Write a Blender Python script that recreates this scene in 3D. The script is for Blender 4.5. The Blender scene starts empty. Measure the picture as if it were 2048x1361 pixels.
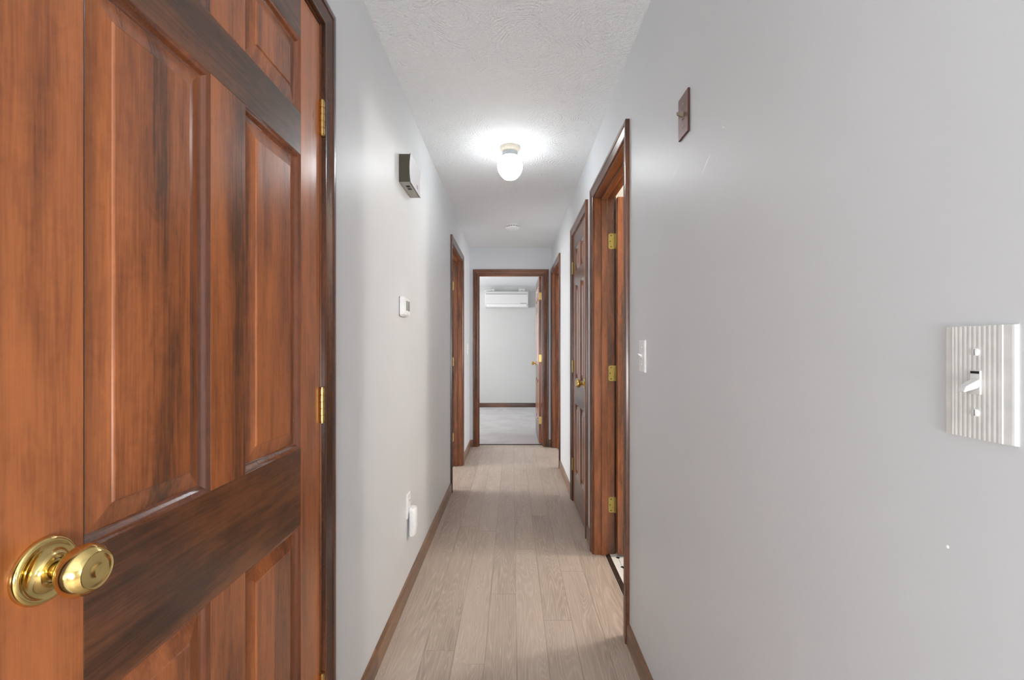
import bpy, bmesh, math, random
from mathutils import Matrix, Vector
random.seed(7)
PI = math.pi
sc = bpy.context.scene
COL = sc.collection

# ------------------------------------------------------------------ camera, world, lights, exposure
EYE = 1.188                     # camera height; the photograph's horizon lies at row 693 of 1361
XL, XR = -0.503, 0.466          # hallway side walls
YE = 5.375                      # end wall
ZC = 2.351                      # ceiling
WT = 0.115                      # wall thickness
YB = -0.30                      # hallway's mouth (opens to the living room the camera stands in)

cam = bpy.data.cameras.new('camera')
cam.sensor_width = 36.0
cam.lens = 36.0 * 910.0 / 2048.0
cam.shift_x = -1.0 / 2048.0
cam.shift_y = 12.5 / 2048.0
cam.clip_start = 0.02
cam_o = bpy.data.objects.new('camera', cam)
COL.objects.link(cam_o)
cam_o.location = (0, 0, EYE)
cam_o.rotation_euler = (PI / 2, 0, 0)
sc.camera = cam_o

world = bpy.data.worlds.new('world')
sc.world = world
world.use_nodes = True
world.node_tree.nodes['Background'].inputs[0].default_value = (0.75, 0.85, 1.0, 1)
world.node_tree.nodes['Background'].inputs[1].default_value = 1.0

sc.view_settings.view_transform = 'Standard'
sc.view_settings.look = 'None'
sc.view_settings.gamma = 1.0
sc.view_settings.exposure = 0.33
sc.view_settings.use_curve_mapping = False
sc.cycles.use_denoising = True
sc.cycles.max_bounces = 8
sc.cycles.diffuse_bounces = 6
sc.cycles.glossy_bounces = 3
sc.cycles.transmission_bounces = 2

GLOBE_STRENGTH = 22.0


def area(name, loc, rot, sx, sy, power, col):
    l = bpy.data.lights.new(name, 'AREA')
    l.shape = 'RECTANGLE'
    l.size, l.size_y = sx, sy
    l.energy = power
    l.color = col
    o = bpy.data.objects.new(name, l)
    COL.objects.link(o)
    o.location = loc
    o.rotation_euler = rot
    return o


# daylight at the windows: living room behind the camera (its side ones added as fill), bedroom, the two side rooms
area('daylight_living_room', (0.0, -4.55, 1.45), (PI / 2, 0, 0), 3.0, 1.7, 35, (0.95, 0.975, 1.0))
area('fill_living_room_side', (2.75, -1.6, 1.45), (PI / 2, 0, PI / 2), 2.0, 1.5, 60, (0.93, 0.975, 1.0))  # added fill from an unseen side window, brightens the near left door
area('fill_living_room_left', (-2.55, -1.6, 1.45), (PI / 2, 0, -PI / 2), 2.0, 1.5, 28, (0.93, 0.975, 1.0))  # added fill from the opposite unseen side, brightens the right wall
area('daylight_bedroom', (-2.05, 7.1, 1.45), (PI / 2, 0, -PI / 2), 1.5, 1.3, 40, (1.0, 0.995, 0.985))
area('daylight_left_room', (-3.75, 4.15, 1.35), (PI / 2, 0, -PI / 2), 1.2, 1.2, 95, (1.0, 0.98, 0.96))
area('daylight_right_room', (3.25, 4.9, 1.35), (PI / 2, 0, PI / 2), 1.2, 1.2, 50, (1.0, 0.98, 0.96))


def bulb(name, loc, power, col, r):
    l = bpy.data.lights.new(name, 'POINT')
    l.energy = power
    l.color = col
    l.shadow_soft_size = r
    o = bpy.data.objects.new(name, l)
    COL.objects.link(o)
    o.location = loc
    return o


bulb('living_room_fill', (0.20, -1.35, 0.85), 76, (0.94, 0.98, 1.0), 0.25)  # unseen fill light added behind the camera to lift the near ceiling
bulb('bathroom_lamp', (1.93, 2.38, 1.95), 50, (1.0, 0.935, 0.87), 0.11)


# ------------------------------------------------------------------ materials
def lin(r, g, b):
    def f(c):
        c /= 255.0
        return c / 12.92 if c <= 0.04045 else ((c + 0.055) / 1.055) ** 2.4
    return (f(r), f(g), f(b), 1.0)


class NT:
    def __init__(self, name):
        self.m = bpy.data.materials.new(name)
        self.m.use_nodes = True
        self.t = self.m.node_tree
        self.p = self.t.nodes['Principled BSDF']

    def n(self, kind, **kw):
        nd = self.t.nodes.new(kind)
        for k, v in kw.items():
            if k.startswith('i_'):
                nd.inputs[k[2:].replace('_', ' ')].default_value = v
            else:
                setattr(nd, k, v)
        return nd

    def l(self, a, b):
        self.t.links.new(a, b)

    def math(self, op, a, b=None, c=None):
        nd = self.t.nodes.new('ShaderNodeMath')
        nd.operation = op
        for i, v in enumerate((a, b, c)):
            if v is None:
                continue
            if isinstance(v, (int, float)):
                nd.inputs[i].default_value = v
            else:
                self.l(v, nd.inputs[i])
        return nd.outputs[0]

    def noise(self, vec, scale, detail=3.0, rough=0.5, dist=0.0):
        nd = self.n('ShaderNodeTexNoise')
        nd.inputs['Scale'].default_value = scale
        nd.inputs['Detail'].default_value = detail
        nd.inputs['Roughness'].default_value = rough
        nd.inputs['Distortion'].default_value = dist
        if vec is not None:
            self.l(vec, nd.inputs['Vector'])
        return nd.outputs['Fac']

    def coords(self, rnd=0.0, scale=(1, 1, 1)):
        tc = self.n('ShaderNodeTexCoord')
        v = tc.outputs['Object']
        if rnd:
            oi = self.n('ShaderNodeObjectInfo')
            mm = self.n('ShaderNodeVectorMath', operation='SCALE')
            cx = self.n('ShaderNodeCombineXYZ')
            self.l(oi.outputs['Random'], cx.inputs[0])
            r2 = self.math('FRACT', self.math('MULTIPLY', oi.outputs['Random'], 7.31))
            r3 = self.math('FRACT', self.math('MULTIPLY', oi.outputs['Random'], 13.77))
            self.l(r2, cx.inputs[1])
            self.l(r3, cx.inputs[2])
            self.l(cx.outputs[0], mm.inputs[0])
            mm.inputs['Scale'].default_value = rnd
            ad = self.n('ShaderNodeVectorMath', operation='ADD')
            self.l(v, ad.inputs[0])
            self.l(mm.outputs[0], ad.inputs[1])
            v = ad.outputs[0]
        mp = self.n('ShaderNodeMapping')
        mp.inputs['Scale'].default_value = scale
        self.l(v, mp.inputs['Vector'])
        return mp.outputs[0]

    def ramp(self, fac, stops):
        r = self.n('ShaderNodeValToRGB')
        e = r.color_ramp.elements
        while len(e) < len(stops):
            e.new(0.5)
        for el, (p, c) in zip(e, stops):
            el.position = p
            el.color = c
        self.l(fac, r.inputs[0])
        return r.outputs[0]

    def bump(self, h, strength, dist):
        b = self.n('ShaderNodeBump')
        b.inputs['Strength'].default_value = strength
        b.inputs['Distance'].default_value = dist
        self.l(h, b.inputs['Height'])
        self.l(b.outputs[0], self.p.inputs['Normal'])

    def set(self, **kw):
        for k, v in kw.items():
            self.p.inputs[k.replace('_', ' ')].default_value = v
        return self


M = {}


def plain(key, rgb, rough=0.5, metal=0.0, spec=0.5, noise_amt=0.03):
    a = NT(key)
    v = a.coords()
    f = a.noise(v, 60, 2)
    c = lin(*rgb)
    d = tuple(max(0.0, x * (1 - noise_amt * 2)) for x in c[:3]) + (1,)
    e = tuple(min(1.0, x * (1 + noise_amt * 2)) for x in c[:3]) + (1,)
    a.l(a.ramp(f, [(0.3, d), (0.7, e)]), a.p.inputs['Base Color'])
    a.set(Roughness=rough, Metallic=metal)
    a.p.inputs['Specular IOR Level'].default_value = spec
    M[key] = a.m
    return a.m


def wall_mat(key, rgb, rough=0.42):
    a = NT(key)
    v = a.coords()
    c = lin(*rgb)
    f = a.noise(v, 1.3, 3)
    a.l(a.ramp(f, [(0.35, tuple(x * 0.965 for x in c[:3]) + (1,)), (0.65, c)]), a.p.inputs['Base Color'])
    a.set(Roughness=rough)
    a.p.inputs['Specular IOR Level'].default_value = 0.5
    h1 = a.noise(v, 170, 3, 0.6)
    h2 = a.noise(v, 9, 3, 0.6, 0.6)
    a.bump(a.math('ADD', a.math('MULTIPLY', h1, 0.10), h2), 0.10, 0.006)
    M[key] = a.m


wall_mat('hall_paint', (221, 224, 227))
wall_mat('bedroom_paint', (214, 214, 213), 0.7)
wall_mat('room_paint', (205, 204, 200), 0.7)
wall_mat('bath_paint', (214, 211, 203), 0.6)


def ceiling_mat():
    a = NT('ceiling_texture')
    v = a.coords()
    vo = a.n('ShaderNodeTexVoronoi')
    vo.inputs['Scale'].default_value = 3.6
    nz = a.n('ShaderNodeTexNoise')
    nz.inputs['Scale'].default_value = 5
    a.l(v, nz.inputs['Vector'])
    mx = a.n('ShaderNodeMix', data_type='VECTOR')
    mx.inputs[0].default_value = 0.12
    a.l(v, mx.inputs[4])
    a.l(nz.outputs['Color'], mx.inputs[5])
    a.l(mx.outputs[1], vo.inputs['Vector'])
    arcs = a.math('SINE', a.math('MULTIPLY', vo.outputs['Distance'], 130))
    fine = a.noise(v, 85, 3, 0.6, 1.2)
    mask = a.noise(v, 14, 2)
    h = a.math('ADD', a.math('MULTIPLY', a.math('MULTIPLY', arcs, a.math('POWER', a.math('MULTIPLY', mask, 1.6), 4.0)), 0.12), fine)
    a.l(a.ramp(a.noise(v, 2.0, 2), [(0.3, lin(247, 249, 251)), (0.7, lin(250, 252, 254))]), a.p.inputs['Base Color'])
    a.set(Roughness=0.85)
    a.bump(h, 0.9, 0.0095)
    M['ceiling'] = a.m


ceiling_mat()


def wood(key, axis, light, mid, dark, rough=0.30, boards=0.0, coat=0.4, shift=0.0):
    """Stained wood; axis: grain direction in the object's own frame."""
    a = NT(key)
    st = {'X': (0.055, 1, 1), 'Y': (1, 0.055, 1), 'Z': (1, 1, 0.055)}[axis]
    bl = {'X': (0.28, 1, 1), 'Y': (1, 0.28, 1), 'Z': (1, 1, 0.28)}[axis]
    vg = a.coords(9.0, st)
    vb = a.coords(5.0, bl)
    grain = a.noise(vg, 42, 5, 0.62, 0.5)
    streak = a.noise(vg, 11, 3, 0.55, 0.3)
    blotch = a.noise(vb, 6.5, 4, 0.6, 0.5)
    fac = a.math('ADD', a.math('MULTIPLY', grain, 0.34), a.math('ADD', a.math('MULTIPLY', streak, 0.48), a.math('MULTIPLY', blotch, 0.62)))
    fac = a.math('SUBTRACT', fac, 0.12)
    if boards:
        tc = a.n('ShaderNodeTexCoord')
        sx = a.n('ShaderNodeSeparateXYZ')
        a.l(tc.outputs['Object'], sx.inputs[0])
        oi = a.n('ShaderNodeObjectInfo')
        k = a.math('FLOOR', a.math('ADD', a.math('DIVIDE', sx.outputs['Z' if axis == 'X' else 'X'], boards), a.math('MULTIPLY', oi.outputs['Random'], 9.0)))
        wn = a.n('ShaderNodeTexWhiteNoise', noise_dimensions='1D')
        a.l(k, wn.inputs['W'])
        fac = a.math('ADD', fac, a.math('MULTIPLY', a.math('SUBTRACT', wn.outputs['Value'], 0.5), 0.10))
    pores = a.noise(a.coords(9.0, {'X': (0.04, 1, 1), 'Y': (1, 0.04, 1), 'Z': (1, 1, 0.04)}[axis]), 330, 2, 0.5)
    curl = a.noise(a.coords(3.0, {'X': (0.6, 1, 1), 'Y': (1, 0.6, 1), 'Z': (1, 1, 0.6)}[axis]), 38, 4, 0.65, 1.5)
    fac = a.math('ADD', a.math('MULTIPLY', a.math('SUBTRACT', fac, 0.60), 1.30), 0.58)
    fac = a.math('ADD', fac, a.math('MULTIPLY', a.math('SUBTRACT', pores, 0.5), 0.30))
    fac = a.math('ADD', fac, a.math('MULTIPLY', a.math('SUBTRACT', curl, 0.5), 0.22))
    oi2 = a.n('ShaderNodeObjectInfo')
    fac = a.math('ADD', fac, a.math('MULTIPLY', a.math('SUBTRACT', oi2.outputs['Random'], 0.5), 0.10))
    if shift:
        fac = a.math('ADD', fac, shift)
    col = a.ramp(fac, [(0.38, lin(*dark)), (0.56, lin(*mid)), (0.74, lin(*light)), (0.95, lin(*[min(255, int(x * 1.12)) for x in light]))])
    # a little hue drift towards grey brown, as stain does on blotchy boards
    a.l(col, a.p.inputs['Base Color'])
    rr = a.math('ADD', a.math('MULTIPLY', grain, 0.12), rough - 0.06)
    a.l(rr, a.p.inputs['Roughness'])
    a.p.inputs['Coat Weight'].default_value = coat
    a.p.inputs['Coat Roughness'].default_value = 0.22 if coat < 0.9 else 0.16
    if coat < 0.9:
        a.bump(grain, 0.10, 0.0015)
    M[key] = a.m


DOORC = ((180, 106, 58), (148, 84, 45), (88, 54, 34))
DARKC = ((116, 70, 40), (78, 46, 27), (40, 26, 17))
TRIMC = ((116, 66, 36), (86, 47, 26), (52, 29, 17))
JAMBC = ((156, 92, 50), (120, 67, 34), (72, 40, 21))
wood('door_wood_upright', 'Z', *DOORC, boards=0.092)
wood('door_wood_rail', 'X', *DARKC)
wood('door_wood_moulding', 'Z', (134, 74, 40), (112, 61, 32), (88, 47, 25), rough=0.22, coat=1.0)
wood('trim_wood_upright', 'Z', *TRIMC, rough=0.26, coat=0.4)
wood('trim_wood_across', 'X', *TRIMC, rough=0.26, coat=0.4)
wood('jamb_wood_upright', 'Z', *JAMBC, rough=0.3)
wood('jamb_wood_across', 'X', *JAMBC, rough=0.3)
wood('base_wood', 'Y', (146, 110, 82), (116, 83, 58), (82, 57, 40), rough=0.34)
wood('base_wood_across', 'X', (130, 88, 62), (96, 62, 42), (64, 40, 28), rough=0.34)


def plank_mat():
    a = NT('vinyl_plank')
    vg = a.coords(20.0, (1.0, 0.085, 1.0))
    n1 = a.noise(vg, 8.0, 2.2, 0.5, 0.5)
    lines = a.math('SINE', a.math('MULTIPLY', n1, 260.0))
    lines = a.math('POWER', a.math('MULTIPLY', a.math('ADD', lines, 1.0), 0.5), 3.0)
    vf = a.coords(20.0, (1.0, 0.03, 1.0))
    fine = a.noise(vf, 210, 4, 0.65)
    broad = a.noise(a.coords(11.0, (1.0, 0.25, 1.0)), 5.0, 3, 0.6, 0.4)
    oi = a.n('ShaderNodeObjectInfo')
    f = a.math('ADD', a.math('MULTIPLY', broad, 0.5), a.math('MULTIPLY', fine, 0.5))
    f = a.math('ADD', f, a.math('MULTIPLY', a.math('SUBTRACT', oi.outputs['Random'], 0.5), 0.12))
    base = a.ramp(f, [(0.28, lin(156, 140, 128)), (0.50, lin(181, 165, 151)), (0.72, lin(196, 180, 166))])
    mx = a.n('ShaderNodeMix', data_type='RGBA')
    a.l(a.math('MULTIPLY', a.math('MULTIPLY', lines, a.math('MULTIPLY', fine, fine)), 1.3), mx.inputs[0])
    a.l(base, mx.inputs[6])
    mx.inputs[7].default_value = lin(212, 197, 182)
    a.l(mx.outputs[2], a.p.inputs['Base Color'])
    a.set(Roughness=0.42)
    a.p.inputs['Specular IOR Level'].default_value = 0.4
    a.bump(a.math('ADD', fine, a.math('MULTIPLY', lines, 0.4)), 0.12, 0.001)
    M['plank'] = a.m


plank_mat()


def carpet_mat():
    a = NT('carpet_pile')
    v = a.coords()
    f = a.math('ADD', a.math('MULTIPLY', a.noise(v, 260, 2), 0.55), a.math('MULTIPLY', a.noise(v, 3.2, 3, 0.6, 0.8), 0.45))
    a.l(a.ramp(f, [(0.35, lin(198, 195, 194)), (0.65, lin(232, 230, 230))]), a.p.inputs['Base Color'])
    a.set(Roughness=1.0)
    a.p.inputs['Specular IOR Level'].default_value = 0.1
    a.p.inputs['Sheen Weight'].default_value = 0.3
    a.bump(a.noise(v, 380, 2), 0.8, 0.01)
    M['carpet'] = a.m


carpet_mat()
plain('subfloor', (120, 100, 84), 0.7)
plain('white_plastic', (243, 243, 243), 0.35)
plain('white_plastic_warm', (222, 222, 219), 0.35)
plain('white_smooth', (250, 250, 250), 0.3)
plain('grey_screen', (138, 140, 138), 0.25)
plain('dark_slot', (14, 13, 12), 0.6)
plain('olive_metal', (78, 72, 56), 0.45)
plain('olive_under', (160, 158, 150), 0.45)
plain('chime_front', (196, 196, 202), 0.35)
plain('chime_mark', (120, 120, 130), 0.4)
plain('bronze_plate', (124, 92, 88), 0.28, 0.35)
plain('bronze_edge', (74, 38, 28), 0.35)
plain('bronze_toggle', (128, 118, 98), 0.35)
plain('brass', (226, 200, 132), 0.14, 1.0)
plain('brass_satin', (206, 170, 104), 0.30, 1.0)
plain('brass_bright', (172, 156, 92), 0.36, 0.9)
plain('steel_screw', (200, 200, 196), 0.25, 0.9)
plain('cream_metal', (214, 206, 190), 0.4)
plain('neck_metal', (166, 170, 170), 0.3, 0.6)
plain('tile_white', (236, 236, 234), 0.2)
plain('tile_dot', (34, 34, 36), 0.25)
plain('grout', (196, 194, 190), 0.9)
plain('threshold_metal', (58, 44, 36), 0.6, spec=0.2)
plain('window_white', (230, 230, 228), 0.4)
plain('scuff_paint', (254, 254, 253), 0.4)
plain('appliance_white', (232, 232, 232), 0.35)
plain('grey_line', (120, 122, 122), 0.4)  # even grey for slots, gaps, the thermostat backplate and the brand strip

g = NT('opal_glass')
g.p.inputs['Base Color'].default_value = (0.9, 0.9, 0.88, 1)
g.p.inputs['Emission Color'].default_value = (0.93, 0.975, 1.0, 1)
gz = g.n('ShaderNodeSeparateXYZ')
g.l(g.n('ShaderNodeTexCoord').outputs['Object'], gz.inputs[0])
gm = g.n('ShaderNodeMapRange')            # emission faded at the neck like socket shade, easing the ceiling's hot spot
gm.inputs['From Min'].default_value = -0.060
gm.inputs['From Max'].default_value = -0.105
gm.inputs['To Min'].default_value = GLOBE_STRENGTH * 0.12
gm.inputs['To Max'].default_value = GLOBE_STRENGTH
g.l(gz.outputs[2], gm.inputs['Value'])
g.l(gm.outputs[0], g.p.inputs['Emission Strength'])
M['opal'] = g.m


# ------------------------------------------------------------------ mesh helpers
class MB:
    def __init__(self):
        self.v, self.f = [], []

    def add(self, vs, fs):
        o = len(self.v)
        self.v += [tuple(p) for p in vs]
        self.f += [[i + o for i in q] for q in fs]
        return self

    def box(self, x0, x1, y0, y1, z0, z1):
        vs = [(x, y, z) for z in (z0, z1) for y in (y0, y1) for x in (x0, x1)]
        return self.add(vs, [(0, 2, 3, 1), (4, 5, 7, 6), (0, 1, 5, 4), (2, 6, 7, 3), (0, 4, 6, 2), (1, 3, 7, 5)])

    def loft(self, loops, cap0=True, cap1=True, closed=True):
        n = len(loops[0])
        o = len(self.v)
        for lp in loops:
            self.v += [tuple(p) for p in lp]
        for k in range(len(loops) - 1):
            for i in range(n if closed else n - 1):
                j = (i + 1) % n
                self.f.append([o + k * n + i, o + k * n + j, o + (k + 1) * n + j, o + (k + 1) * n + i])
        if cap0:
            self.f.append([o + i for i in range(n)][::-1])
        if cap1:
            self.f.append([o + (len(loops) - 1) * n + i for i in range(n)])
        return self

    def lathe(self, prof, n=32, axis='Z', o=(0, 0, 0), sgn=1, rib=0.0, cap0=True, cap1=True):
        loops = []
        for r, h in prof:
            lp = []
            for i in range(n):
                a = 2 * PI * i / n
                rr = r * (1 + (rib if i % 2 else 0))
                c, s = rr * math.cos(a), rr * math.sin(a)
                h2 = h * sgn
                if axis == 'Z':
                    lp.append((o[0] + c, o[1] + s, o[2] + h2))
                elif axis == 'Y':
                    lp.append((o[0] + c, o[1] + h2, o[2] + s))
                else:
                    lp.append((o[0] + h2, o[1] + c, o[2] + s))
            loops.append(lp)
        return self.loft(loops, cap0, cap1)

    def extrude_x(self, prof, x0, x1):      # prof: list of (y, z)
        return self.loft([[(x0, y, z) for y, z in prof], [(x1, y, z) for y, z in prof]])

    def extrude_z(self, prof, z0, z1):      # prof: list of (x, y)
        return self.loft([[(x, y, z0) for x, y in prof], [(x, y, z1) for x, y in prof]])

    def tf(self, m):
        self.v = [tuple(m @ Vector(p)) for p in self.v]
        return self

    def mesh(self, name, bevel=0.0, seg=2, smooth=None):
        me = bpy.data.meshes.new(name)
        bm = bmesh.new()
        vs = [bm.verts.new(p) for p in self.v]
        for q in self.f:
            try:
                bm.faces.new([vs[i] for i in q])
            except ValueError:
                pass
        bmesh.ops.recalc_face_normals(bm, faces=bm.faces)
        if bevel:
            es = [e for e in bm.edges if len(e.link_faces) == 2 and e.calc_face_angle(0) > 0.6]
            bmesh.ops.bevel(bm, geom=es, offset=bevel, segments=seg, profile=0.5, affect='EDGES', clamp_overlap=True)
        bm.to_mesh(me)
        bm.free()
        if smooth is not None:
            for p in me.polygons:
                p.use_smooth = True
            me.set_sharp_from_angle(angle=math.radians(smooth))
        return me

    def obj(self, name, mat, parent=None, bevel=0.0, seg=2, smooth=None):
        me = self.mesh(name, bevel, seg, smooth)
        me.materials.append(M[mat])
        return put(name, me, parent)


def put(name, me, parent=None):
    o = bpy.data.objects.new(name, me)
    COL.objects.link(o)
    if parent is not None:
        o.parent = parent
    return o


def tag(o, label=None, cat=None, group=None, kind=None):
    if label:
        o['label'] = label
    if cat:
        o['category'] = cat
    if group:
        o['group'] = group
    if kind:
        o['kind'] = kind
    return o


def empty(name, loc, rz=0.0):
    o = bpy.data.objects.new(name, None)
    o.empty_display_size = 0.1
    COL.objects.link(o)
    o.location = loc
    o.rotation_euler = (0, 0, rz)
    return o


def wmat(o):
    return Matrix.Translation(o.location) @ Matrix.Rotation(o.rotation_euler[2], 4, 'Z')


def local(mb, parent):
    """world-coordinate mesh into the parent's frame"""
    return mb.tf(wmat(parent).inverted())


# ------------------------------------------------------------------ the shell
RO = 0.019            # jamb thickness: the rough opening is wider than the clear one
# clear openings (between jamb faces) along each wall
L1 = (0.425, 1.193)           # near closed door, left
L2 = (3.748, 4.510)           # far open doorway, left
R1 = (1.875, 2.590)           # bathroom
R2 = (2.868, 3.490)           # closet, closed
R3 = (4.480, 5.312)           # far open doorway, right
E1 = (-0.404, 0.364)          # end doorway (x range)
HO = 2.032                    # clear opening height


def wall_y(name, x0, x1, y0, y1, opens, mat, label):
    mb = MB()
    y = y0
    for a, b in sorted(opens):
        mb.box(x0, x1, y, a - RO, 0, ZC)
        mb.box(x0, x1, a - RO, b + RO, HO + RO, ZC)
        y = b + RO
    if y1 > y:
        mb.box(x0, x1, y, y1, 0, ZC)
    return tag(mb.obj(name, mat), label, 'wall', kind='structure')


def wall_x(name, y0, y1, x0, x1, opens, mat, label):
    mb = MB()
    x = x0
    for a, b in sorted(opens):
        mb.box(x, a - RO, y0, y1, 0, ZC)
        mb.box(a - RO, b + RO, y0, y1, HO + RO, ZC)
        x = b + RO
    if x1 > x:
        mb.box(x, x1, y0, y1, 0, ZC)
    return tag(mb.obj(name, mat), label, 'wall', kind='structure')


def wall_window(name, axis, p0, p1, a0, a1, w0, w1, z0, z1, mat, label):
    """an outer wall with one window opening"""
    mb = MB()
    for (b0, b1, c0, c1) in ((a0, w0, 0, ZC), (w1, a1, 0, ZC), (w0, w1, 0, z0), (w0, w1, z1, ZC)):
        if axis == 'Y':
            mb.box(p0, p1, b0, b1, c0, c1)
        else:
            mb.box(b0, b1, p0, p1, c0, c1)
    return tag(mb.obj(name, mat), label, 'wall', kind='structure')


wl = wall_y('wall_left', XL - WT, XL, YB, YE, [L1, L2], 'hall_paint', 'long grey painted hallway wall with the door chime')
wr = wall_y('wall_right', XR, XR + WT, YB, YE, [R1, R2, R3], 'hall_paint', 'long grey painted hallway wall with the three light switches')
we = wall_x('wall_end', YE, YE + WT, XL - WT, XR + WT, [E1], 'hall_paint', 'narrow grey wall around the doorway at the hallway end')
for o_, marks in ((wr, [((1.372, 1.672), (1.245, 1.694), 0.0016), ((1.118, 1.612), (1.072, 1.640), 0.003), ((1.000, 1.668), (1.012, 1.676), 0.0016)]),):
    for (ya, za), (yb, zb), t in marks:
        MB().loft([[(XR, ya, za), (XR - 0.0003, ya, za), (XR - 0.0003, ya, za + t * 0.4), (XR, ya, za + t * 0.4)],
                   [(XR, (ya + yb) / 2, (za + zb) / 2 - t / 2), (XR - 0.0003, (ya + yb) / 2, (za + zb) / 2 - t / 2), (XR - 0.0003, (ya + yb) / 2, (za + zb) / 2 + t), (XR, (ya + yb) / 2, (za + zb) / 2 + t)],
                   [(XR, yb, zb), (XR - 0.0003, yb, zb), (XR - 0.0003, yb, zb + t * 0.4), (XR, yb, zb + t * 0.4)]]).obj('scuff', 'scuff_paint', o_)
MB().lathe([(0.0018, 0), (0.0012, 0.0006)], 10, 'X', (XR, 0.4875, 0.973), -1).obj('paint_chip', 'scuff_paint', wr)

tag(MB().box(-4.0, 3.5, -4.8, 9.0, ZC, ZC + 0.1).obj('ceiling', 'ceiling'), 'white brush textured ceiling over the hallway', 'ceiling', kind='structure')
flo = tag(MB().box(-0.62, XR + WT, -0.62, YE + 0.11, -0.05, -0.0085).obj('floor', 'subfloor'), 'greige wood grain plank floor of the hallway', 'floor', kind='structure')

# planks: 12 cm wide, 1.22 m long, joints staggered as in the photograph
PW, PL = 0.12, 1.22
phase = {-0.585: 2.10, -0.465: 2.62, -0.345: 1.775, -0.225: 2.92, -0.105: 2.18, 0.015: 2.66, 0.135: 1.97, 0.255: 2.40, 0.375: 1.55}
for x0, ph in phase.items():
    x1 = min(x0 + PW, 0.525) if x0 < 0.37 else 0.525
    x0c = max(x0, -0.60)
    k = math.floor((-0.62 - ph) / PL)
    while ph + k * PL < YE + 0.105:
        a, b = max(ph + k * PL, -0.62), min(ph + (k + 1) * PL, YE + 0.105)
        if b - a > 0.02:
            gap = 0.0003
            mb = MB().box(x0c + gap - (x0c + x1) / 2, x1 - gap - (x0c + x1) / 2, a + gap - (a + b) / 2, b - gap - (a + b) / 2, -0.008, 0.0)
            o = mb.obj('plank', 'plank', flo, bevel=0.0006, seg=1)
            o.location = ((x0c + x1) / 2, (a + b) / 2, 0)
        k += 1

# living room behind the camera
tag(MB().box(-2.6, 2.8, -4.75, -0.62, -0.05, 0.0).box(-2.6, -0.62, -0.62, YB + 0.1, -0.05, 0).box(XR + WT, 2.8, -0.62, YB + 0.1, -0.05, 0).obj('floor_living_room', 'plank'), 'plank floor of the living room behind the camera', 'floor', kind='structure')
wall_window('wall_living_back', 'X', -4.55, -4.43, -2.6, 2.8, -1.5, 1.5, 0.6, 2.15, 'room_paint', 'living room wall with wide window')
wall_window('wall_living_right', 'Y', 2.7, 2.8, -4.43, YB, -2.6, -0.6, 0.7, 2.15, 'room_paint', 'living room side wall with window')
wall_window('wall_living_left', 'Y', -2.6, -2.5, -4.43, YB, -2.6, -0.6, 0.7, 2.15, 'room_paint', 'living room opposite side wall with window')
tag(MB().box(-2.5, XL - WT, YB, YB + 0.1, 0, ZC).obj('wall_living_front', 'room_paint'), 'living room wall beside hallway opening', 'wall', kind='structure')
tag(MB().box(XR + WT, 2.7, YB, YB + 0.1, 0, ZC).obj('wall_living_front_right', 'room_paint'), 'living room wall on the other side of hallway opening', 'wall', kind='structure')

# bedroom past the end doorway
BY = 8.82
tag(MB().box(-2.0, 1.7, YE + 0.105, BY, -0.05, 0.006).obj('floor_bedroom', 'carpet'), 'pale grey carpet of the bedroom past the end doorway', 'carpet', kind='structure')
tag(MB().box(-2.1, 1.8, BY, BY + 0.1, 0, ZC).obj('wall_bedroom_back', 'bedroom_paint'), 'white bedroom wall behind the air conditioner', 'wall', kind='structure')
wall_window('wall_bedroom_left', 'Y', -2.1, -2.0, YE + WT, BY, 6.4, 7.8, 0.8, 2.1, 'bedroom_paint', 'bedroom wall with window')
tag(MB().box(1.7, 1.8, YE + WT, BY, 0, ZC).obj('wall_bedroom_right', 'bedroom_paint'), 'white bedroom wall behind the open door', 'wall', kind='structure')
tag(MB().box(-2.1, XL - WT, YE + 0.005, YE + WT, 0, ZC).box(XR + WT, 1.8, YE + 0.005, YE + WT, 0, ZC).obj('wall_bedroom_front', 'bedroom_paint'), 'bedroom side of the end wall', 'wall', kind='structure')

# room on the left (far open doorway)
tag(MB().box(-3.7, -0.60, 2.7, YE, -0.05, 0.004).obj('floor_left_room', 'carpet'), 'carpet of the room past the open doorway on the thermostat side', 'carpet', kind='structure')
wall_window('wall_left_room_back', 'Y', -3.7, -3.6, 2.7, YE, 3.5, 4.75, 0.75, 2.0, 'room_paint', 'left room outer wall with window')
tag(MB().box(-3.6, XL - WT, 2.6, 2.7, 0, ZC).obj('wall_left_room_near', 'room_paint'), 'left room near wall', 'wall', kind='structure')
tag(MB().box(-3.6, XL - WT, YE - 0.1, YE, 0, ZC).obj('wall_left_room_far', 'room_paint'), 'left room far wall', 'wall', kind='structure')

# room on the right (far open doorway)
tag(MB().box(XR + 0.10, 3.2, 3.75, YE, -0.05, 0.004).obj('floor_right_room', 'carpet'), 'carpet of the room past the farthest doorway on the switch side', 'carpet', kind='structure')
wall_window('wall_right_room_back', 'Y', 3.1, 3.2, 3.75, YE, 4.2, 5.3, 0.75, 2.0, 'room_paint', 'right room outer wall with window')
tag(MB().box(XR + WT, 3.1, 3.65, 3.75, 0, ZC).obj('wall_right_room_near', 'room_paint'), 'right room near wall', 'wall', kind='structure')

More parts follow.
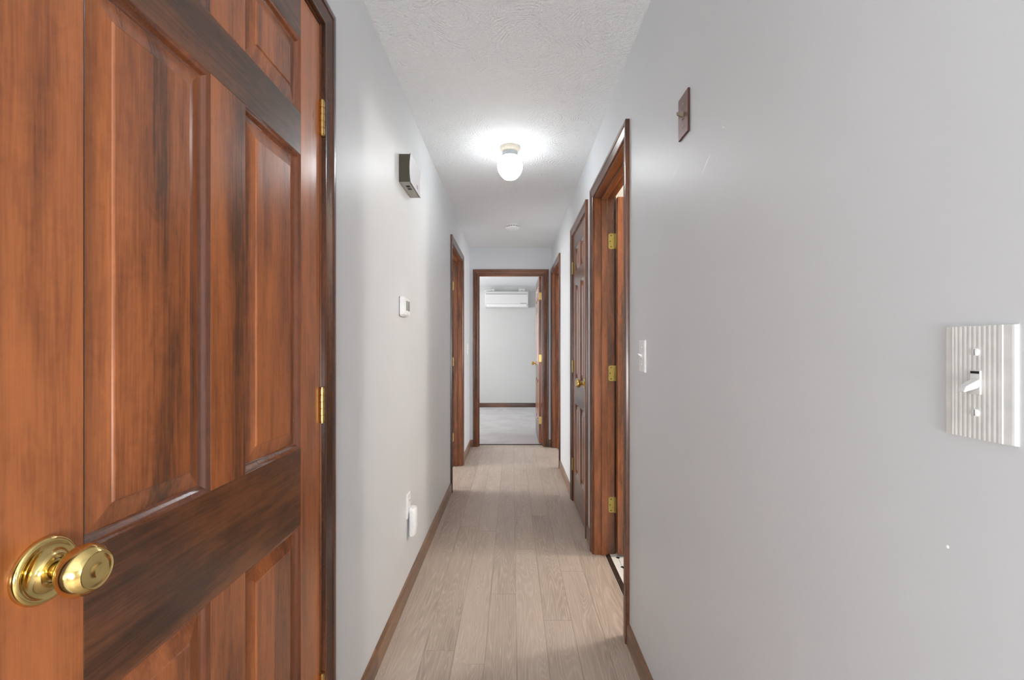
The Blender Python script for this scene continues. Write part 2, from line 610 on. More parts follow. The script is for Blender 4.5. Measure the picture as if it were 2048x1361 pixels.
# bathroom
tag(MB().box(XR + WT, 2.4, 2.74, 2.80, 0, ZC).obj('wall_bathroom_far', 'bath_paint'), 'bathroom wall behind the open door', 'wall', kind='structure')
tag(MB().box(XR + WT, 2.4, 1.05, 1.13, 0, ZC).obj('wall_bathroom_near', 'bath_paint'), 'bathroom near wall', 'wall', kind='structure')
tag(MB().box(2.3, 2.4, 1.13, 2.74, 0, ZC).obj('wall_bathroom_back', 'bath_paint'), 'bathroom outer wall', 'wall', kind='structure')
bf = tag(MB().box(0.553, 2.3, 1.13, 2.74, -0.05, 0.0).obj('floor_bathroom', 'grout'), 'white octagon tile bathroom floor with small black dots', 'floor', kind='structure')
TP, DOT = 0.109, 0.020
tx0, ty0 = 0.590, 2.548       # a dot corner
oct_ = MB()
h_ = TP / 2 - 0.0012
c_ = DOT * 0.62
pr = [(-h_ + c_, -h_), (h_ - c_, -h_), (h_, -h_ + c_), (h_, h_ - c_), (h_ - c_, h_), (-h_ + c_, h_), (-h_, h_ - c_), (-h_, -h_ + c_)]
oct_.extrude_z(pr, 0.0, 0.004)
ome = oct_.mesh('tile', 0.0007, 1)
ome.materials.append(M['tile_white'])
d_ = DOT * 0.60
dme = MB().extrude_z([(0, -d_), (d_, 0), (0, d_), (-d_, 0)], 0.0, 0.004).mesh('dot_tile', 0.0006, 1)
dme.materials.append(M['tile_dot'])
for i in range(0, 13):
    for j in range(-12, 2):
        cx, cy = tx0 + (i + 0.5) * TP, ty0 + (j + 0.5) * TP
        if 0.61 < cx < 2.24 and 1.19 < cy < 2.69:
            put('tile', ome, bf).location = (cx, cy, 0)
        cx, cy = tx0 + i * TP, ty0 + j * TP
        if cx < 2.28 and 1.15 < cy < 2.73:
            put('dot_tile', dme, bf).location = (cx, cy, 0)
# the cut row of tiles along the threshold
cut = MB().extrude_z([(-0.033, -h_), (h_ - c_ - 0.021, -h_), (h_ - 0.021, -h_ + c_), (h_ - 0.021, h_ - c_), (h_ - c_ - 0.021, h_), (-0.033, h_)], 0.0, 0.004).mesh('tile', 0.0007, 1)
cut.materials.append(M['tile_white'])
for j in range(-6, 2):
    cy = ty0 + (j + 0.5) * TP
    if 1.9 < cy < 2.69:
        put('tile', cut, bf).location = (tx0 - TP / 2 + 0.021, cy, 0)

# threshold strips
th = empty('trim_1', (0.539, (R1[0] + R1[1]) / 2, 0))
tag(th, 'dark nailed threshold strip between plank floor and bathroom tile', 'threshold', kind='structure')
hw = (R1[1] - R1[0]) / 2 - 0.001
MB().loft([[(-0.0140, y, 0.0), (-0.0135, y, 0.004), (0.010, y, 0.005), (0.0145, y, 0.004), (0.0145, y, 0.0)] for y in (-hw, hw)]).obj('strip', 'threshold_metal', th)
for k in range(6):
    MB().lathe([(0.003, 0.0045), (0.0026, 0.0064), (0.001, 0.007)], 8, 'Z', (0.0, hw - 0.04 - k * 0.125, 0)).obj('nail', 'steel_screw', th)
th2 = MB().loft([[(x, YE + 0.098, 0.0), (x, YE + 0.101, 0.006), (x, YE + 0.112, 0.008), (x, YE + 0.116, 0.0)] for x in (E1[0] + 0.001, E1[1] - 0.001)]).obj('trim_2', 'threshold_metal')
tag(th2, 'thin dark threshold strip where hallway planks meet bedroom carpet', 'threshold', kind='structure')


# ------------------------------------------------------------------ baseboards
BBP = [(0.0, 0.0), (0.012, 0.0), (0.012, 0.066), (0.0105, 0.074), (0.007, 0.080), (0.003, 0.083), (0.0, 0.083)]   # (depth, height)


def base_y(name, x, sgn, segs, label, mat='base_wood', z0=0.0):
    root = empty(name, (x, segs[0][0], 0))
    tag(root, label, 'baseboard', kind='structure')
    for a, b in segs:
        mb = MB().loft([[(x + sgn * d, y, z0 + h) for d, h in BBP] for y in (a, b)])
        local(mb, root).obj('board', mat, root, smooth=30)
    return root


def base_x(name, y, sgn, segs, label, mat='base_wood_across', z0=0.0):
    root = empty(name, (segs[0][0], y, 0))
    tag(root, label, 'baseboard', kind='structure')
    for a, b in segs:
        mb = MB().loft([[(x, y + sgn * d, z0 + h) for d, h in BBP] for x in (a, b)])
        local(mb, root).obj('board', mat, root, smooth=30)
    return root


CW = 0.063       # jamb face to casing's outer edge
base_y('baseboard_left', XL, 1, [(YB, L1[0] - CW), (L1[1] + CW, 1.6615), (1.6625, L2[0] - CW), (L2[1] + CW, YE - 0.001)], 'brown wooden baseboard along the thermostat wall')
base_y('baseboard_right', XR, -1, [(YB, R1[0] - CW), (R1[1] + CW, R2[0] - CW), (R2[1] + CW, R3[0] - CW)], 'brown wooden baseboard along the light switch wall')
base_x('baseboard_end', YE, -1, [(XL + 0.013, E1[0] - CW), (E1[1] + CW, XR - 0.001)], 'short brown baseboard beside the end doorway')
base_x('baseboard_bedroom', BY, -1, [(-2.0, 1.7)], 'brown baseboard under the white bedroom wall', z0=0.006)


# ------------------------------------------------------------------ door frames: jambs, stops, casings
CPROF = [(0.0, 0.0), (0.0, 0.0085), (0.0025, 0.0105), (0.006, 0.0105), (0.0085, 0.0085), (0.012, 0.0095), (0.026, 0.0125), (0.034, 0.0150),
         (0.036, 0.0135), (0.0385, 0.0135), (0.041, 0.0165), (0.050, 0.0175), (0.0555, 0.0165), (0.057, 0.014), (0.057, 0.0)]   # (across, proud)


def casing_leg(side, W, H, rv=0.006, cwid=0.057):
    """mitred upright; local frame: x along the wall, hall at -y"""
    s = cwid / 0.057
    lo, hi = [], []
    for a, d in CPROF:
        x = side * (W / 2 + rv + a * s)
        lo.append((x, -d, 0.0))
        hi.append((x, -d, H + rv + a * s))
    return MB().loft([lo, hi])


def casing_head(W, H, rv=0.006, s0=1.0, s1=1.0):
    a_, b_ = [], []
    for a, d in CPROF:
        z = H + rv + a
        a_.append((-(W / 2 + rv + a * s0), -d, z))
        b_.append(((W / 2 + rv + a * s1), -d, z))
    return MB().loft([a_, b_])


def frame(name, loc, rz, W, label, stop=(0.040, 0.072), H=HO, strike=None):
    root = empty(name, loc, rz)
    tag(root, label, 'door frame', kind='structure')
    for s in (-1, 1):
        MB().box(*sorted((s * W / 2, s * (W / 2 + RO))), -0.0005, WT + 0.0005, 0, H).obj('jamb', 'jamb_wood_upright', root, bevel=0.001)
        MB().box(*sorted((s * (W / 2 - 0.011), s * W / 2)), stop[0], stop[1], 0, H - 0.011).obj('door_stop', 'jamb_wood_upright', root, bevel=0.002)
        casing_leg(s, W, H).obj('casing', 'trim_wood_upright', root, smooth=35)
        mb = casing_leg(s, W, H).tf(Matrix.Translation((0, WT, 0)) @ Matrix.Scale(-1, 4, (0, 1, 0)))
        if name != 'trim_6' and name != 'trim_3' and not (name == 'trim_8' and s < 0):
            mb.obj('back_casing', 'trim_wood_upright', root, smooth=35)
    MB().box(-(W / 2 + RO), W / 2 + RO, -0.0005, WT + 0.0005, H, H + RO).obj('head_jamb', 'jamb_wood_across', root, bevel=0.001)
    MB().box(-(W / 2), W / 2, stop[0], stop[1], H - 0.011, H).obj('head_stop', 'jamb_wood_across', root, bevel=0.002)
    casing_head(W, H).obj('head_casing', 'trim_wood_across', root, smooth=35)
    if strike is not None:
        s, z = strike
        MB().box(*sorted((s * W / 2, s * (W / 2 - 0.0012))), 0.078, 0.106, z - 0.028, z + 0.028).obj('strike_plate', 'brass_satin', root, bevel=0.0004, seg=1)
    return root


def mid(a):
    return (a[0] + a[1]) / 2


frame('trim_3', (XL, mid(L1), 0), PI / 2, L1[1] - L1[0], 'brown wood frame around the large closed door', stop=(0.040, 0.072))
frame('trim_4', (XL, mid(L2), 0), PI / 2, L2[1] - L2[0], 'brown wood frame of the open doorway past the thermostat')
frame('trim_5', (XR, mid(R1), 0), -PI / 2, R1[1] - R1[0], 'brown wood frame of the open bathroom doorway')
frame('trim_6', (XR, mid(R2), 0), -PI / 2, R2[1] - R2[0], 'brown wood frame around the narrow closed closet door', stop=(0.040, 0.072))
frame('trim_8', (XR, mid(R3), 0), -PI / 2, R3[1] - R3[0], 'brown wood frame of the farthest open doorway on the switch side', strike=(-1, 0.955))
frame('trim_7', (mid(E1), YE, 0), 0, E1[1] - E1[0], 'dark brown wood frame of the doorway at the hallway end')


# ------------------------------------------------------------------ six-panel doors
DT = 0.035


def rect_loops(x0, x1, z0, z1, steps, sgn):
    return [[(x0 + i, sgn * y, z0 + i), (x1 - i, sgn * y, z0 + i), (x1 - i, sgn * y, z1 - i), (x0 + i, sgn * y, z1 - i)] for i, y in steps]


def knob_mesh(sgn):
    """rosette and knob turned about the door's thickness axis"""
    ro = [(0.0345, 0.0), (0.0350, 0.003), (0.0335, 0.0062), (0.0310, 0.0078), (0.0285, 0.0074), (0.0272, 0.0062), (0.022, 0.0068), (0.016, 0.0098), (0.0145, 0.0135), (0.0125, 0.0140), (0.0115, 0.0125)]
    kn = [(0.0100, 0.009), (0.0098, 0.020), (0.0115, 0.0245), (0.0165, 0.0275), (0.0222, 0.0320), (0.0262, 0.0385), (0.0270, 0.0450), (0.0252, 0.0515), (0.0222, 0.0560),
          (0.0195, 0.0588), (0.0186, 0.0582), (0.0172, 0.0580), (0.0135, 0.0600), (0.0120, 0.0596), (0.0080, 0.0606), (0.0070, 0.0600), (0.0025, 0.0604)]
    return ro, kn


def add_knob(door, x, z, side, mat='brass'):
    ro, kn = knob_mesh(side)
    y = side * DT / 2
    k = MB().lathe(kn, 40, 'Y', (x, y, z), side).obj('knob', mat, door, smooth=50)
    MB().lathe(ro, 48, 'Y', (x, y, z), side).obj('rosette', mat, k, smooth=50)
    return k


def six_panel(name, loc, rz, w, label, h=2.018, s=0.107, m=0.0985, kind='structure', moulding='door_wood_moulding', knobs=(-1, 1), up='door_wood_upright'):
    d = empty(name, loc, rz)
    tag(d, label, 'door', kind=kind)
    z = 0.010
    Z = [0.0, 0.228, 0.752, 0.936, 1.634, 1.733, 1.907, h]      # rail/panel limits above the door's foot
    y0, y1 = -DT / 2, DT / 2
    for a, b in ((0, s), (w - s, w)):
        MB().box(a, b, y0, y1, 0, h).obj('stile', up, d, bevel=0.0012)
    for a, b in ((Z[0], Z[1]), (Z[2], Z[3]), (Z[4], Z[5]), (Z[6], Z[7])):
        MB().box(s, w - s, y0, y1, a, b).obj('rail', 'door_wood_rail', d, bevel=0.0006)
    c0, c1 = w / 2 - m / 2, w / 2 + m / 2
    for a, b in ((Z[1], Z[2]), (Z[3], Z[4]), (Z[5], Z[6])):
        MB().box(c0, c1, y0, y1, a, b).obj('mullion', up, d, bevel=0.0006)
    F = DT / 2
    stick = [(0.0, F - 0.0002), (0.0012, F - 0.0008), (0.0022, F - 0.0024), (0.0038, F - 0.0032), (0.0066, F - 0.0060), (0.0096, F - 0.0090), (0.0120, F - 0.0113), (0.0142, F - 0.0124)]
    pan = [(0.0140, F - 0.0124), (0.0165, F - 0.0121), (0.0428, F - 0.0056), (0.0440, F - 0.0040), (0.0455, F - 0.0030)]
    for a, b in ((Z[1], Z[2]), (Z[3], Z[4]), (Z[5], Z[6])):
        for p, q in ((s, c0), (c1, w - s)):
            pm = MB()
            for sg in (-1, 1):
                pm.loft(rect_loops(p, q, a, b, pan, sg), cap0=False, cap1=True)
            po = pm.obj('panel', up, d)
            mm = MB()
            for sg in (-1, 1):
                mm.loft(rect_loops(p, q, a, b, stick, sg), cap0=False, cap1=False)
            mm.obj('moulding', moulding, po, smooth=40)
    for sd in knobs:
        add_knob(d, w - 0.060, 0.938, sd)
    return d


def hinge_barrel(door, zc, x, y, hh=0.088, mat='brass_satin', plates=True):
    """five-knuckle barrel standing proud of the closed door's face"""
    mb = MB()
    n = 5
    for i in range(n):
        a = zc - hh / 2 + i * hh / n
        mb.lathe([(0.0060, a + 0.0006), (0.0066, a + 0.0012), (0.0066, a + hh / n - 0.0012), (0.0060, a + hh / n - 0.0006)], 14, 'Z', (x, y, 0))
    mb.lathe([(0.0050, zc - hh / 2 - 0.003), (0.0050, zc + hh / 2 + 0.003)], 12, 'Z', (x, y, 0))
    return mb.obj('hinge', mat, door, smooth=40)


HZ = (0.275, 1.024, 1.776)
d1 = six_panel('door_1', (XL - DT / 2 - 0.0008, 1.190, 0.010), -PI / 2, 0.762, 'large closed six-panel door of reddish stained wood with brass knob', knobs=(1,))
for zc in HZ:
    hinge_barrel(d1, zc, -0.0015, DT / 2 + 0.0055)
d2 = six_panel('door_2', (XR + DT / 2 + 0.0008, 3.487, 0.010), -PI / 2, 0.616, 'narrow closed six-panel closet door between bathroom and far doorway', s=0.098, m=0.085, knobs=(-1,))
for zc in HZ:
    hinge_barrel(d2, zc, -0.0015, -DT / 2 - 0.0055, mat='brass_bright')
d3 = six_panel('door_3', (XR + WT + 0.0075, R1[1] - 0.0075 - DT / 2, 0.020), 0.0, 0.709, 'stained wood bathroom door swung open behind its brass hinges', h=2.006, s=0.105, m=0.095)
d4 = six_panel('door_4', (E1[1] - 0.0105 - DT / 2, YE + WT + 0.008, 0.018), PI / 2, 0.762, 'stained wood bedroom door swung open past the end doorway')
d5 = six_panel('door_5', (XL - WT - 0.0075, L2[1] - 0.0075 - DT / 2, 0.012), PI, 0.756, 'stained wood door swung open into the room past the thermostat')


def open_hinge(door, jamb_face, depth_axis, zc, p0, p1, edge=None, mat='brass_bright', thick=0.0016, sgn=-1, hh=0.088):
    """hinge of an opened door: the plate let into the jamb, and the barrel at the corner.
    depth_axis 'X': plate spans x p0..p1 on a jamb face at y=jamb_face (facing -y);
    depth_axis 'Y': plate spans y p0..p1 on a jamb face at x=jamb_face (facing sgn x)."""
    r = 0.010
    pts = []
    lo, hi = min(p0, p1), max(p0, p1)
    inner = p0        # rounded corners on the inner side (p0), square at the barrel (p1)
    dirn = 1 if p1 > p0 else -1
    outline = [(p1, zc - hh / 2)]
    for k in range(5):
        a = PI / 2 * k / 4
        outline.append((p0 + dirn * (r - r * math.sin(a)), zc - hh / 2 + r - r * math.cos(a)))
    for k in range(5):
        a = PI / 2 * k / 4
        outline.append((p0 + dirn * (r - r * math.cos(a)), zc + hh / 2 - r + r * math.sin(a)))
    outline.append((p1, zc + hh / 2))
    if depth_axis == 'X':
        mb = MB().loft([[(p, jamb_face, z) for p, z in outline], [(p, jamb_face - thick, z) for p, z in outline]])
        bar = (p1 + dirn * 0.005, jamb_face - 0.0015)
    else:
        mb = MB().loft([[(jamb_face, p, z) for p, z in outline], [(jamb_face + sgn * thick, p, z) for p, z in outline]])
        bar = (jamb_face + sgn * 0.0015, p1 + dirn * 0.005)
    for i in range(5):
        a = zc - hh / 2 + i * hh / 5
        mb.lathe([(0.0058, a + 0.0006), (0.0058, a + hh / 5 - 0.0006)], 12, 'Z', (bar[0], bar[1], 0))
    ho = local(mb, door).obj('hinge', mat, door, smooth=35)
    for k, (fp, fz) in enumerate(((0.62, 0.032), (0.36, 0.0), (0.62, -0.032))):
        p = p1 + (p0 - p1) * (0.30 + 0.42 * fp if k != 1 else 0.72)
        if depth_axis == 'X':
            sm = MB().lathe([(0.0036, 0.0), (0.0034, 0.0006), (0.001, 0.0004)], 10, 'Y', (p, jamb_face - thick, zc + fz), -1)
        else:
            sm = MB().lathe([(0.0036, 0.0), (0.0034, 0.0006), (0.001, 0.0004)], 10, 'X', (jamb_face + sgn * thick, p, zc + fz), sgn)
        local(sm, door).obj('screw', 'threshold_metal', ho)
    return ho


for zc in HZ:
    open_hinge(d3, R1[1], 'X', zc + 0.010, XR + WT - 0.035, XR + WT - 0.001)
    open_hinge(d5, L2[1], 'X', zc + 0.010, XL - WT + 0.036, XL - WT + 0.001, mat='brass_satin')
    open_hinge(d4, E1[1], 'Y', zc + 0.012, YE + WT - 0.034, YE + WT - 0.001, sgn=-1, mat='brass_satin')
    # the leaf on the opened bedroom door's own edge
    MB().box(-0.0014, 0.0, -DT / 2 + 0.004, DT / 2, zc - 0.044, zc + 0.044).obj('hinge_leaf', 'brass_satin', d4, bevel=0.0005, seg=1)


# ------------------------------------------------------------------ wall devices
def device(name, loc, rz, label, cat, group=None):
    o = empty(name, loc, rz)
    tag(o, label, cat, group)
    return o


def toggle(parent, mat, up, slot='dark_slot', tilt=0.5, length=0.017, out=0.0):
    """toggle lever leaving the plate centre; local front is -y"""
    MB().box(-0.0052, 0.0052, -0.0066 - out, -0.0050, -0.0120, 0.0120).obj('toggle_collar', mat, parent, bevel=0.0006, seg=1)
    dz = length * math.sin(tilt) * (1 if up else -1)
    dy = -length * math.cos(tilt)
    loops = []
    for k, (t, wx, wz) in enumerate(((0.0, 0.0044, 0.0058), (0.5, 0.0041, 0.0048), (0.92, 0.0038, 0.0038), (1.0, 0.0030, 0.0030))):
        y, z = -0.005 - out + dy * t, dz * t
        ca, sa = math.cos(tilt), math.sin(tilt) * (1 if up else -1)
        loops.append([(-wx, y + wz * sa, z - wz * ca), (wx, y + wz * sa, z - wz * ca), (wx, y - wz * sa, z + wz * ca), (-wx, y - wz * sa, z + wz * ca)])
    MB().loft(loops).obj('toggle', mat, parent, bevel=0.0006, seg=2)
    MB().box(-0.0042, 0.0042, -0.0069 - out, -0.0064 - out, *((-0.0112, -0.0088) if up else (0.0088, 0.0112))).obj('toggle_slot', slot, parent)


def screws(parent, mat, y, dz=0.0302, r=0.0034):
    for s in (-1, 1):
        sc_ = MB().lathe([(r, 0.0), (r, 0.0008), (r * 0.6, 0.0016), (r * 0.2, 0.0017)], 14, 'Y', (0, y, s * dz), -1).obj('screw', mat, parent, smooth=50)
        MB().box(-0.0004, 0.0004, y - 0.00195, y - 0.0012, s * dz - r * 0.75, s * dz + r * 0.75).obj('screw_slot', 'grey_line', sc_)


def plain_plate(parent, mat, w=0.070, h=0.114, t=0.0058, b=0.003):
    loops = []
    for i, y in ((0, 0), (0, -t * 0.45), (b * 0.35, -t * 0.8), (b, -t)):
        loops.append([(-w / 2 + i, y, -h / 2 + i), (w / 2 - i, y, -h / 2 + i), (w / 2 - i, y, h / 2 - i), (-w / 2 + i, y, h / 2 - i)])
    return MB().loft(loops).obj('plate', mat, parent, smooth=25)


# 1. ribbed white switch close to the camera
s1 = device('light_switch', (XR + 0.0025, 0.4530, 1.152), -PI / 2, 'white ribbed toggle switch plate on the bare wall, closest of the switches', 'light switch')
prof = [(-0.035, 0.0), (-0.0347, -0.0040), (-0.0335, -0.0056), (-0.0318, -0.0060), (-0.0246, -0.0062), (-0.0240, -0.0072)]
nr = 10
x = -0.0236
pitch = 0.0472 / nr
for k in range(nr):
    prof += [(x + pitch * 0.10, -0.0068), (x + pitch * 0.35, -0.0071), (x + pitch * 0.65, -0.0071), (x + pitch * 0.90, -0.0068)]
    x += pitch
prof += [(0.0240, -0.0072), (0.0246, -0.0062), (0.0318, -0.0060), (0.0335, -0.0056), (0.0347, -0.0040), (0.035, 0.0)]
loops = []
for z, sy in ((-0.0570, 0.35), (-0.0562, 1.0), (0.0562, 1.0), (0.0570, 0.35)):
    loops.append([(px, py * sy, z) for px, py in prof])
MB().loft(loops).obj('plate', 'white_plastic_warm', s1)
toggle(s1, 'white_plastic_warm', False, tilt=0.42, length=0.016, out=0.0016)
screws(s1, 'white_smooth', -0.0070, r=0.0038)

# 2. brown switch high on the wall
s2 = device('light_switch', (XR, 1.229, 1.812), -PI / 2, 'brown toggle switch plate mounted high on the wall', 'light switch')
MB().box(-0.0350, 0.0350, -0.0052, 0.0, -0.057, 0.057).obj('plate_rim', 'bronze_edge', s2, bevel=0.0012)
MB().box(-0.0338, 0.0338, -0.0060, -0.0050, -0.0558, 0.0558).obj('plate', 'bronze_plate', s2, bevel=0.0004, seg=1)
toggle(s2, 'bronze_toggle', True, tilt=0.25, length=0.018)
screws(s2, 'steel_screw', -0.0060)

# 3. white switch beside the bathroom door
s3 = device('light_switch', (XR, 1.622, 1.153), -PI / 2, 'smooth white toggle switch beside the bathroom doorway frame', 'light switch')
plain_plate(s3, 'white_plastic')
toggle(s3, 'white_plastic', True, tilt=0.45, length=0.016)
screws(s3, 'white_smooth', -0.0058)

# 4. white switch by the end doorway
s4 = device('light_switch', (XL, 5.09, 1.158), PI / 2, 'tiny white switch on the wall beside the end doorway', 'light switch')
plain_plate(s4, 'white_plastic')
toggle(s4, 'white_plastic', True, tilt=0.45, length=0.016)
screws(s4, 'white_smooth', -0.0058)

# door chime
CY0, CY1, CZ0, CZ1, CD = 2.016, 2.236, 1.918, 2.042, 0.052
ch = device('door_chime', (XL, (CY0 + CY1) / 2, (CZ0 + CZ1) / 2), PI / 2, 'boxy door chime with white face and dark olive sides high on wall', 'door chime')
hx, hz = (CY1 - CY0) / 2, (CZ1 - CZ0) / 2


def bow(z):                     # the cover's face is hollowed a little between top and bottom
    return 0.0045 * (1 - (z / hz) ** 2)


zz = [-hz + 2 * hz * i / 12 for i in range(13)]
side = [(0.0, -hz)] + [(-(CD - 0.004 - bow(z)), z) for z in zz] + [(0.0, hz)]
MB().extrude_x(side, -hx + 0.003, hx - 0.003).obj('housing', 'olive_metal', ch)
MB().box(-hx + 0.003, hx - 0.003, -(CD - 0.006), -0.002, -hz - 0.0012, -hz).obj('underside', 'olive_under', ch)
front = [(-(CD - 0.0035 - bow(z)), z * 1.03) for z in zz] + [(-(CD - bow(z)), z * 1.03) for z in zz[::-1]]
cv = MB().extrude_x(front, -hx, hx).obj('cover', 'chime_front', ch)
rim = MB().extrude_x([(-(CD - 0.0030 - bow(z)), z * 1.035) for z in zz] + [(-(CD - 0.0008 - bow(z)), z * 1.035) for z in zz[::-1]], -hx - 0.0012, hx + 0.0012).obj('cover_rim', 'olive_metal', ch)
for k in range(2):
    x0 = -0.064 + k * 0.034
    MB().box(x0, x0 + 0.022, -0.036, -0.019, -hz - 0.0022, -hz - 0.0010).obj('sound_slot', 'dark_slot', ch)
mk = MB()
for (xa, za, xb, zb) in ((0.030, -0.046, 0.036, -0.022), (0.036, -0.022, 0.050, -0.044), (0.050, -0.044, 0.056, -0.020), (0.040, -0.034, 0.060, -0.036)):
    ya, yb = -(CD - bow(za)) - 0.0003, -(CD - bow(zb)) - 0.0003
    mk.loft([[(xa, ya + 0.0008, za), (xa + 0.003, ya + 0.0008, za), (xa + 0.003, ya, za), (xa, ya, za)], [(xb, yb + 0.0008, zb), (xb + 0.003, yb + 0.0008, zb), (xb + 0.003, yb, zb), (xb, yb, zb)]])
mk.obj('emblem', 'chime_mark', cv)

# thermostat
tm = device('thermostat', (XL, 2.074, 1.367), PI / 2, 'small white thermostat with grey screen under the door chime', 'thermostat')
MB().box(-0.058, 0.058, -0.004, 0.0, -0.043, 0.043).obj('wall_plate', 'grey_line', tm, bevel=0.0015)
loops = []
for y, i in ((-0.003, 0.0), (-0.019, 0.0015), (-0.024, 0.004), (-0.0255, 0.007)):
    c = 0.006
    a, b = 0.0585 - i, 0.0435 - i
    loops.append([(-a + c, y, -b), (a - c, y, -b), (a, y, -b + c), (a, y, b - c), (a - c, y, b), (-a + c, y, b), (-a, y, b - c), (-a, y, -b + c)])
MB().loft(loops).obj('case', 'white_plastic', tm, smooth=30)
scn = MB().box(-0.028, 0.038, -0.0262, -0.0250, -0.018, 0.026).obj('screen', 'grey_screen', tm, bevel=0.0004, seg=1)
MB().box(-0.006, -0.003, -0.0268, -0.0258, -0.018, 0.026).obj('screen_divider', 'white_plastic', scn)
for k in range(3):
    MB().box(-0.024 + k * 0.022, -0.010 + k * 0.022, -0.0268, -0.0250, -0.033, -0.027).obj('button', 'white_smooth', tm, bevel=0.0005, seg=1)

# outlet and the plugged-in device
ou = device('wall_outlet', (XL, 2.190, 0.424), PI / 2, 'white wall outlet plate low on the wall behind the plugged device', 'outlet')
plain_plate(ou, 'white_plastic')
for s in (-1, 1):
    rc = MB().extrude_x([(-0.0075, s * 0.0195 - 0.014), (-0.005, s * 0.0195 - 0.014), (-0.005, s * 0.0195 + 0.014), (-0.0075, s * 0.0195 + 0.014)], -0.0165, 0.0165).obj('receptacle', 'white_smooth', ou, bevel=0.0015)
    for q in (-1, 1):
        MB().box(q * 0.0063 - 0.0011, q * 0.0063 + 0.0011, -0.0078, -0.0070, s * 0.0195 - 0.002, s * 0.0195 + 0.007).obj('slot', 'dark_slot', rc)
pd = device('plug_in_device', (XL, 2.192, 0.346), PI / 2, 'white rounded plug-in device in the low wall outlet', 'plug-in device')
loops = []
for z, sx, yb, yf in ((-0.069, 0.020, -0.014, -0.026), (-0.066, 0.025, -0.0095, -0.034), (-0.058, 0.0275, -0.0080, -0.040), (-0.02, 0.0280, -0.0080, -0.043), (0.03, 0.0280, -0.0080, -0.043), (0.056, 0.0280, -0.0080, -0.042), (0.064, 0.0265, -0.0085, -0.040), (0.0685, 0.022, -0.010, -0.034)):
    lp = []
    for i in range(20):
        a = 2 * PI * i / 20
        cx, cy = math.cos(a), math.sin(a)
        k = (abs(cx) ** 3.2 + abs(cy) ** 3.2) ** (-1 / 3.2)
        lp.append((sx * cx * k, (yb + yf) / 2 + (yf - yb) / 2 * cy * k, z))
    loops.append(lp)
MB().loft(loops).obj('case', 'white_smooth', pd, smooth=50)
MB().box(-0.0285, 0.0285, -0.0205, -0.0195, -0.060, 0.058).obj('seam_band', 'white_plastic', pd)
MB().box(-0.020, 0.020, -0.0082, -0.0076, 0.040, 0.058).obj('plug_base', 'white_plastic', pd)

# ceiling light
LY, LX = 2.66, -0.014
cl = device('ceiling_light', (LX, LY, ZC), 0, 'lit white globe ceiling light on cream base in the hallway', 'ceiling light')
MB().lathe([(0.059, 0.0), (0.060, -0.006), (0.0575, -0.014), (0.052, -0.020), (0.046, -0.024), (0.045, -0.030)], 48).obj('base', 'cream_metal', cl, smooth=40)
MB().lathe([(0.0455, -0.028), (0.0470, -0.033), (0.0455, -0.038), (0.0470, -0.043), (0.0455, -0.049), (0.0465, -0.056)], 48).obj('fitter_ring', 'neck_metal', cl, smooth=40)
gp = [(0.040, -0.050), (0.052, -0.058), (0.0625, -0.070), (0.0690, -0.084), (0.0722, -0.100), (0.0728, -0.114), (0.0712, -0.128), (0.0670, -0.141), (0.0600, -0.154), (0.0510, -0.166), (0.0455, -0.172), (0.0410, -0.177), (0.0320, -0.1825), (0.0200, -0.1855), (0.0060, -0.1868)]
MB().lathe(gp, 56, rib=-0.022).obj('globe', 'opal', cl, smooth=80)

# smoke detector
sd = device('smoke_detector', (0.002, 4.36, ZC), 0, 'round white smoke detector on the hallway ceiling', 'smoke detector')
MB().lathe([(0.062, 0.0), (0.062, -0.008), (0.056, -0.012), (0.056, -0.026)], 40).obj('mount', 'white_plastic', sd, smooth=35)
MB().lathe([(0.050, -0.024), (0.066, -0.026), (0.067, -0.032), (0.062, -0.040), (0.046, -0.044), (0.010, -0.045)], 40).obj('cap', 'white_smooth', sd, smooth=35)
for k in range(14):
    a = 2 * PI * (k + 0.5) / 14
    MB().box(-0.007, 0.007, -0.001, 0.001, -0.021, -0.015).tf(Matrix.Rotation(a, 4, 'Z') @ Matrix.Translation((0, -0.056, 0))).obj('vent_slot', 'grey_line', sd)

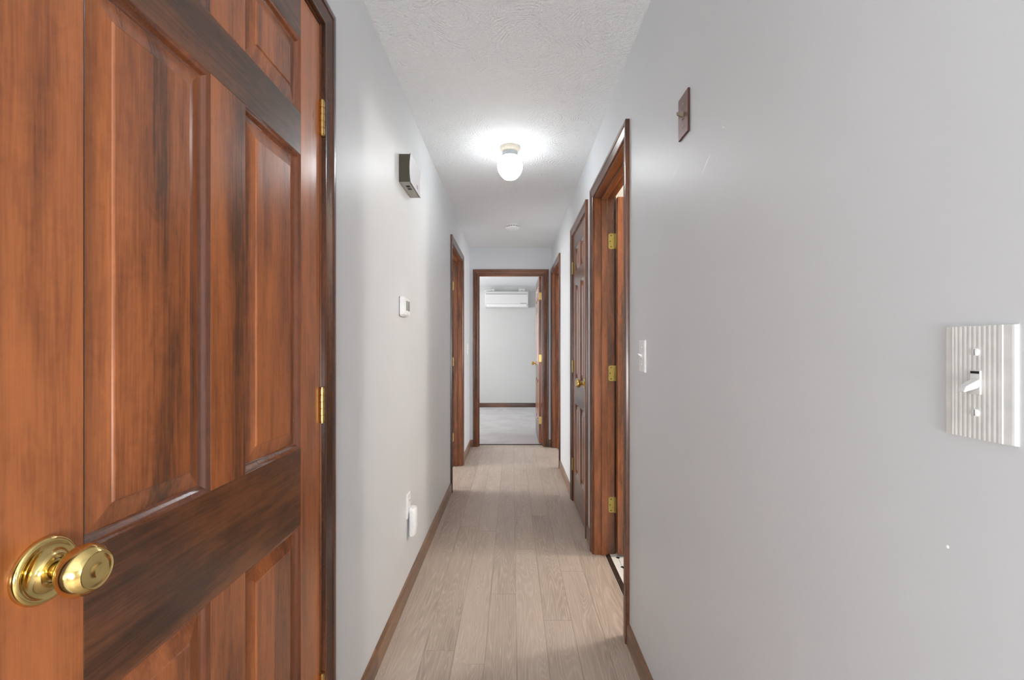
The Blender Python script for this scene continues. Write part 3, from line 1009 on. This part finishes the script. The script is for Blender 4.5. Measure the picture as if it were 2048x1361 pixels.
# ------------------------------------------------------------------ bedroom: wall-mounted air conditioner
ax0, ax1 = -0.520, 0.298
az0, az1 = 1.925, 2.235
ac = device('air_conditioner', ((ax0 + ax1) / 2, BY, az0), 0, 'white wall-mounted air conditioner high on the bedroom wall', 'air conditioner')
hxw = (ax1 - ax0) / 2
H_ = az1 - az0
MB().extrude_x([(0.0, 0.012), (0.0, H_), (-0.150, H_), (-0.178, H_ - 0.020), (-0.190, H_ - 0.050), (-0.190, 0.070), (-0.170, 0.018), (-0.120, 0.0), (-0.04, 0.0)], -hxw, hxw).obj('body', 'appliance_white', ac, bevel=0.004)
MB().box(-hxw + 0.004, hxw - 0.004, -0.200, -0.188, 0.066, H_ - 0.060).obj('front_panel', 'appliance_white', ac, bevel=0.004)
MB().box(-hxw + 0.020, hxw - 0.020, -0.1930, -0.1805, H_ - 0.059, H_ - 0.051).obj('intake_gap', 'grey_line', ac)
MB().extrude_x([(-0.196, 0.062), (-0.190, 0.062), (-0.168, 0.016), (-0.174, 0.014)], -hxw + 0.03, hxw - 0.03).obj('louver', 'white_smooth', ac, bevel=0.001, seg=1)
MB().box(hxw - 0.15, hxw - 0.03, -0.2012, -0.1995, 0.076, 0.084).obj('brand_strip', 'grey_line', ac)
rm = device('remote_control', (-0.440, BY - 0.10, az1 + 0.0005), 0, 'thin white tilted bar lying on top of the air conditioner', 'remote')
MB().loft([[(-0.095, -0.022, 0.0), (-0.095, 0.022, 0.0), (-0.095, 0.022, 0.016), (-0.095, -0.022, 0.016)], [(0.095, -0.022, 0.030), (0.095, 0.022, 0.030), (0.095, 0.022, 0.047), (0.095, -0.022, 0.047)]]).obj('body', 'white_smooth', rm, bevel=0.004)
MB().box(0.06, 0.085, -0.018, 0.018, 0.0, 0.028).obj('foot', 'white_plastic', rm, bevel=0.002)
jb = device('junction_box', (0.178, BY, az1 + 0.032), 0, 'small square white box on the wall above the air conditioner', 'wall box')
MB().box(-0.060, 0.060, -0.030, 0.0, -0.032, 0.034).obj('box', 'white_smooth', jb, bevel=0.004)
MB().box(-0.010, 0.014, -0.0312, -0.0300, -0.003, 0.004).obj('slot', 'grey_line', jb)
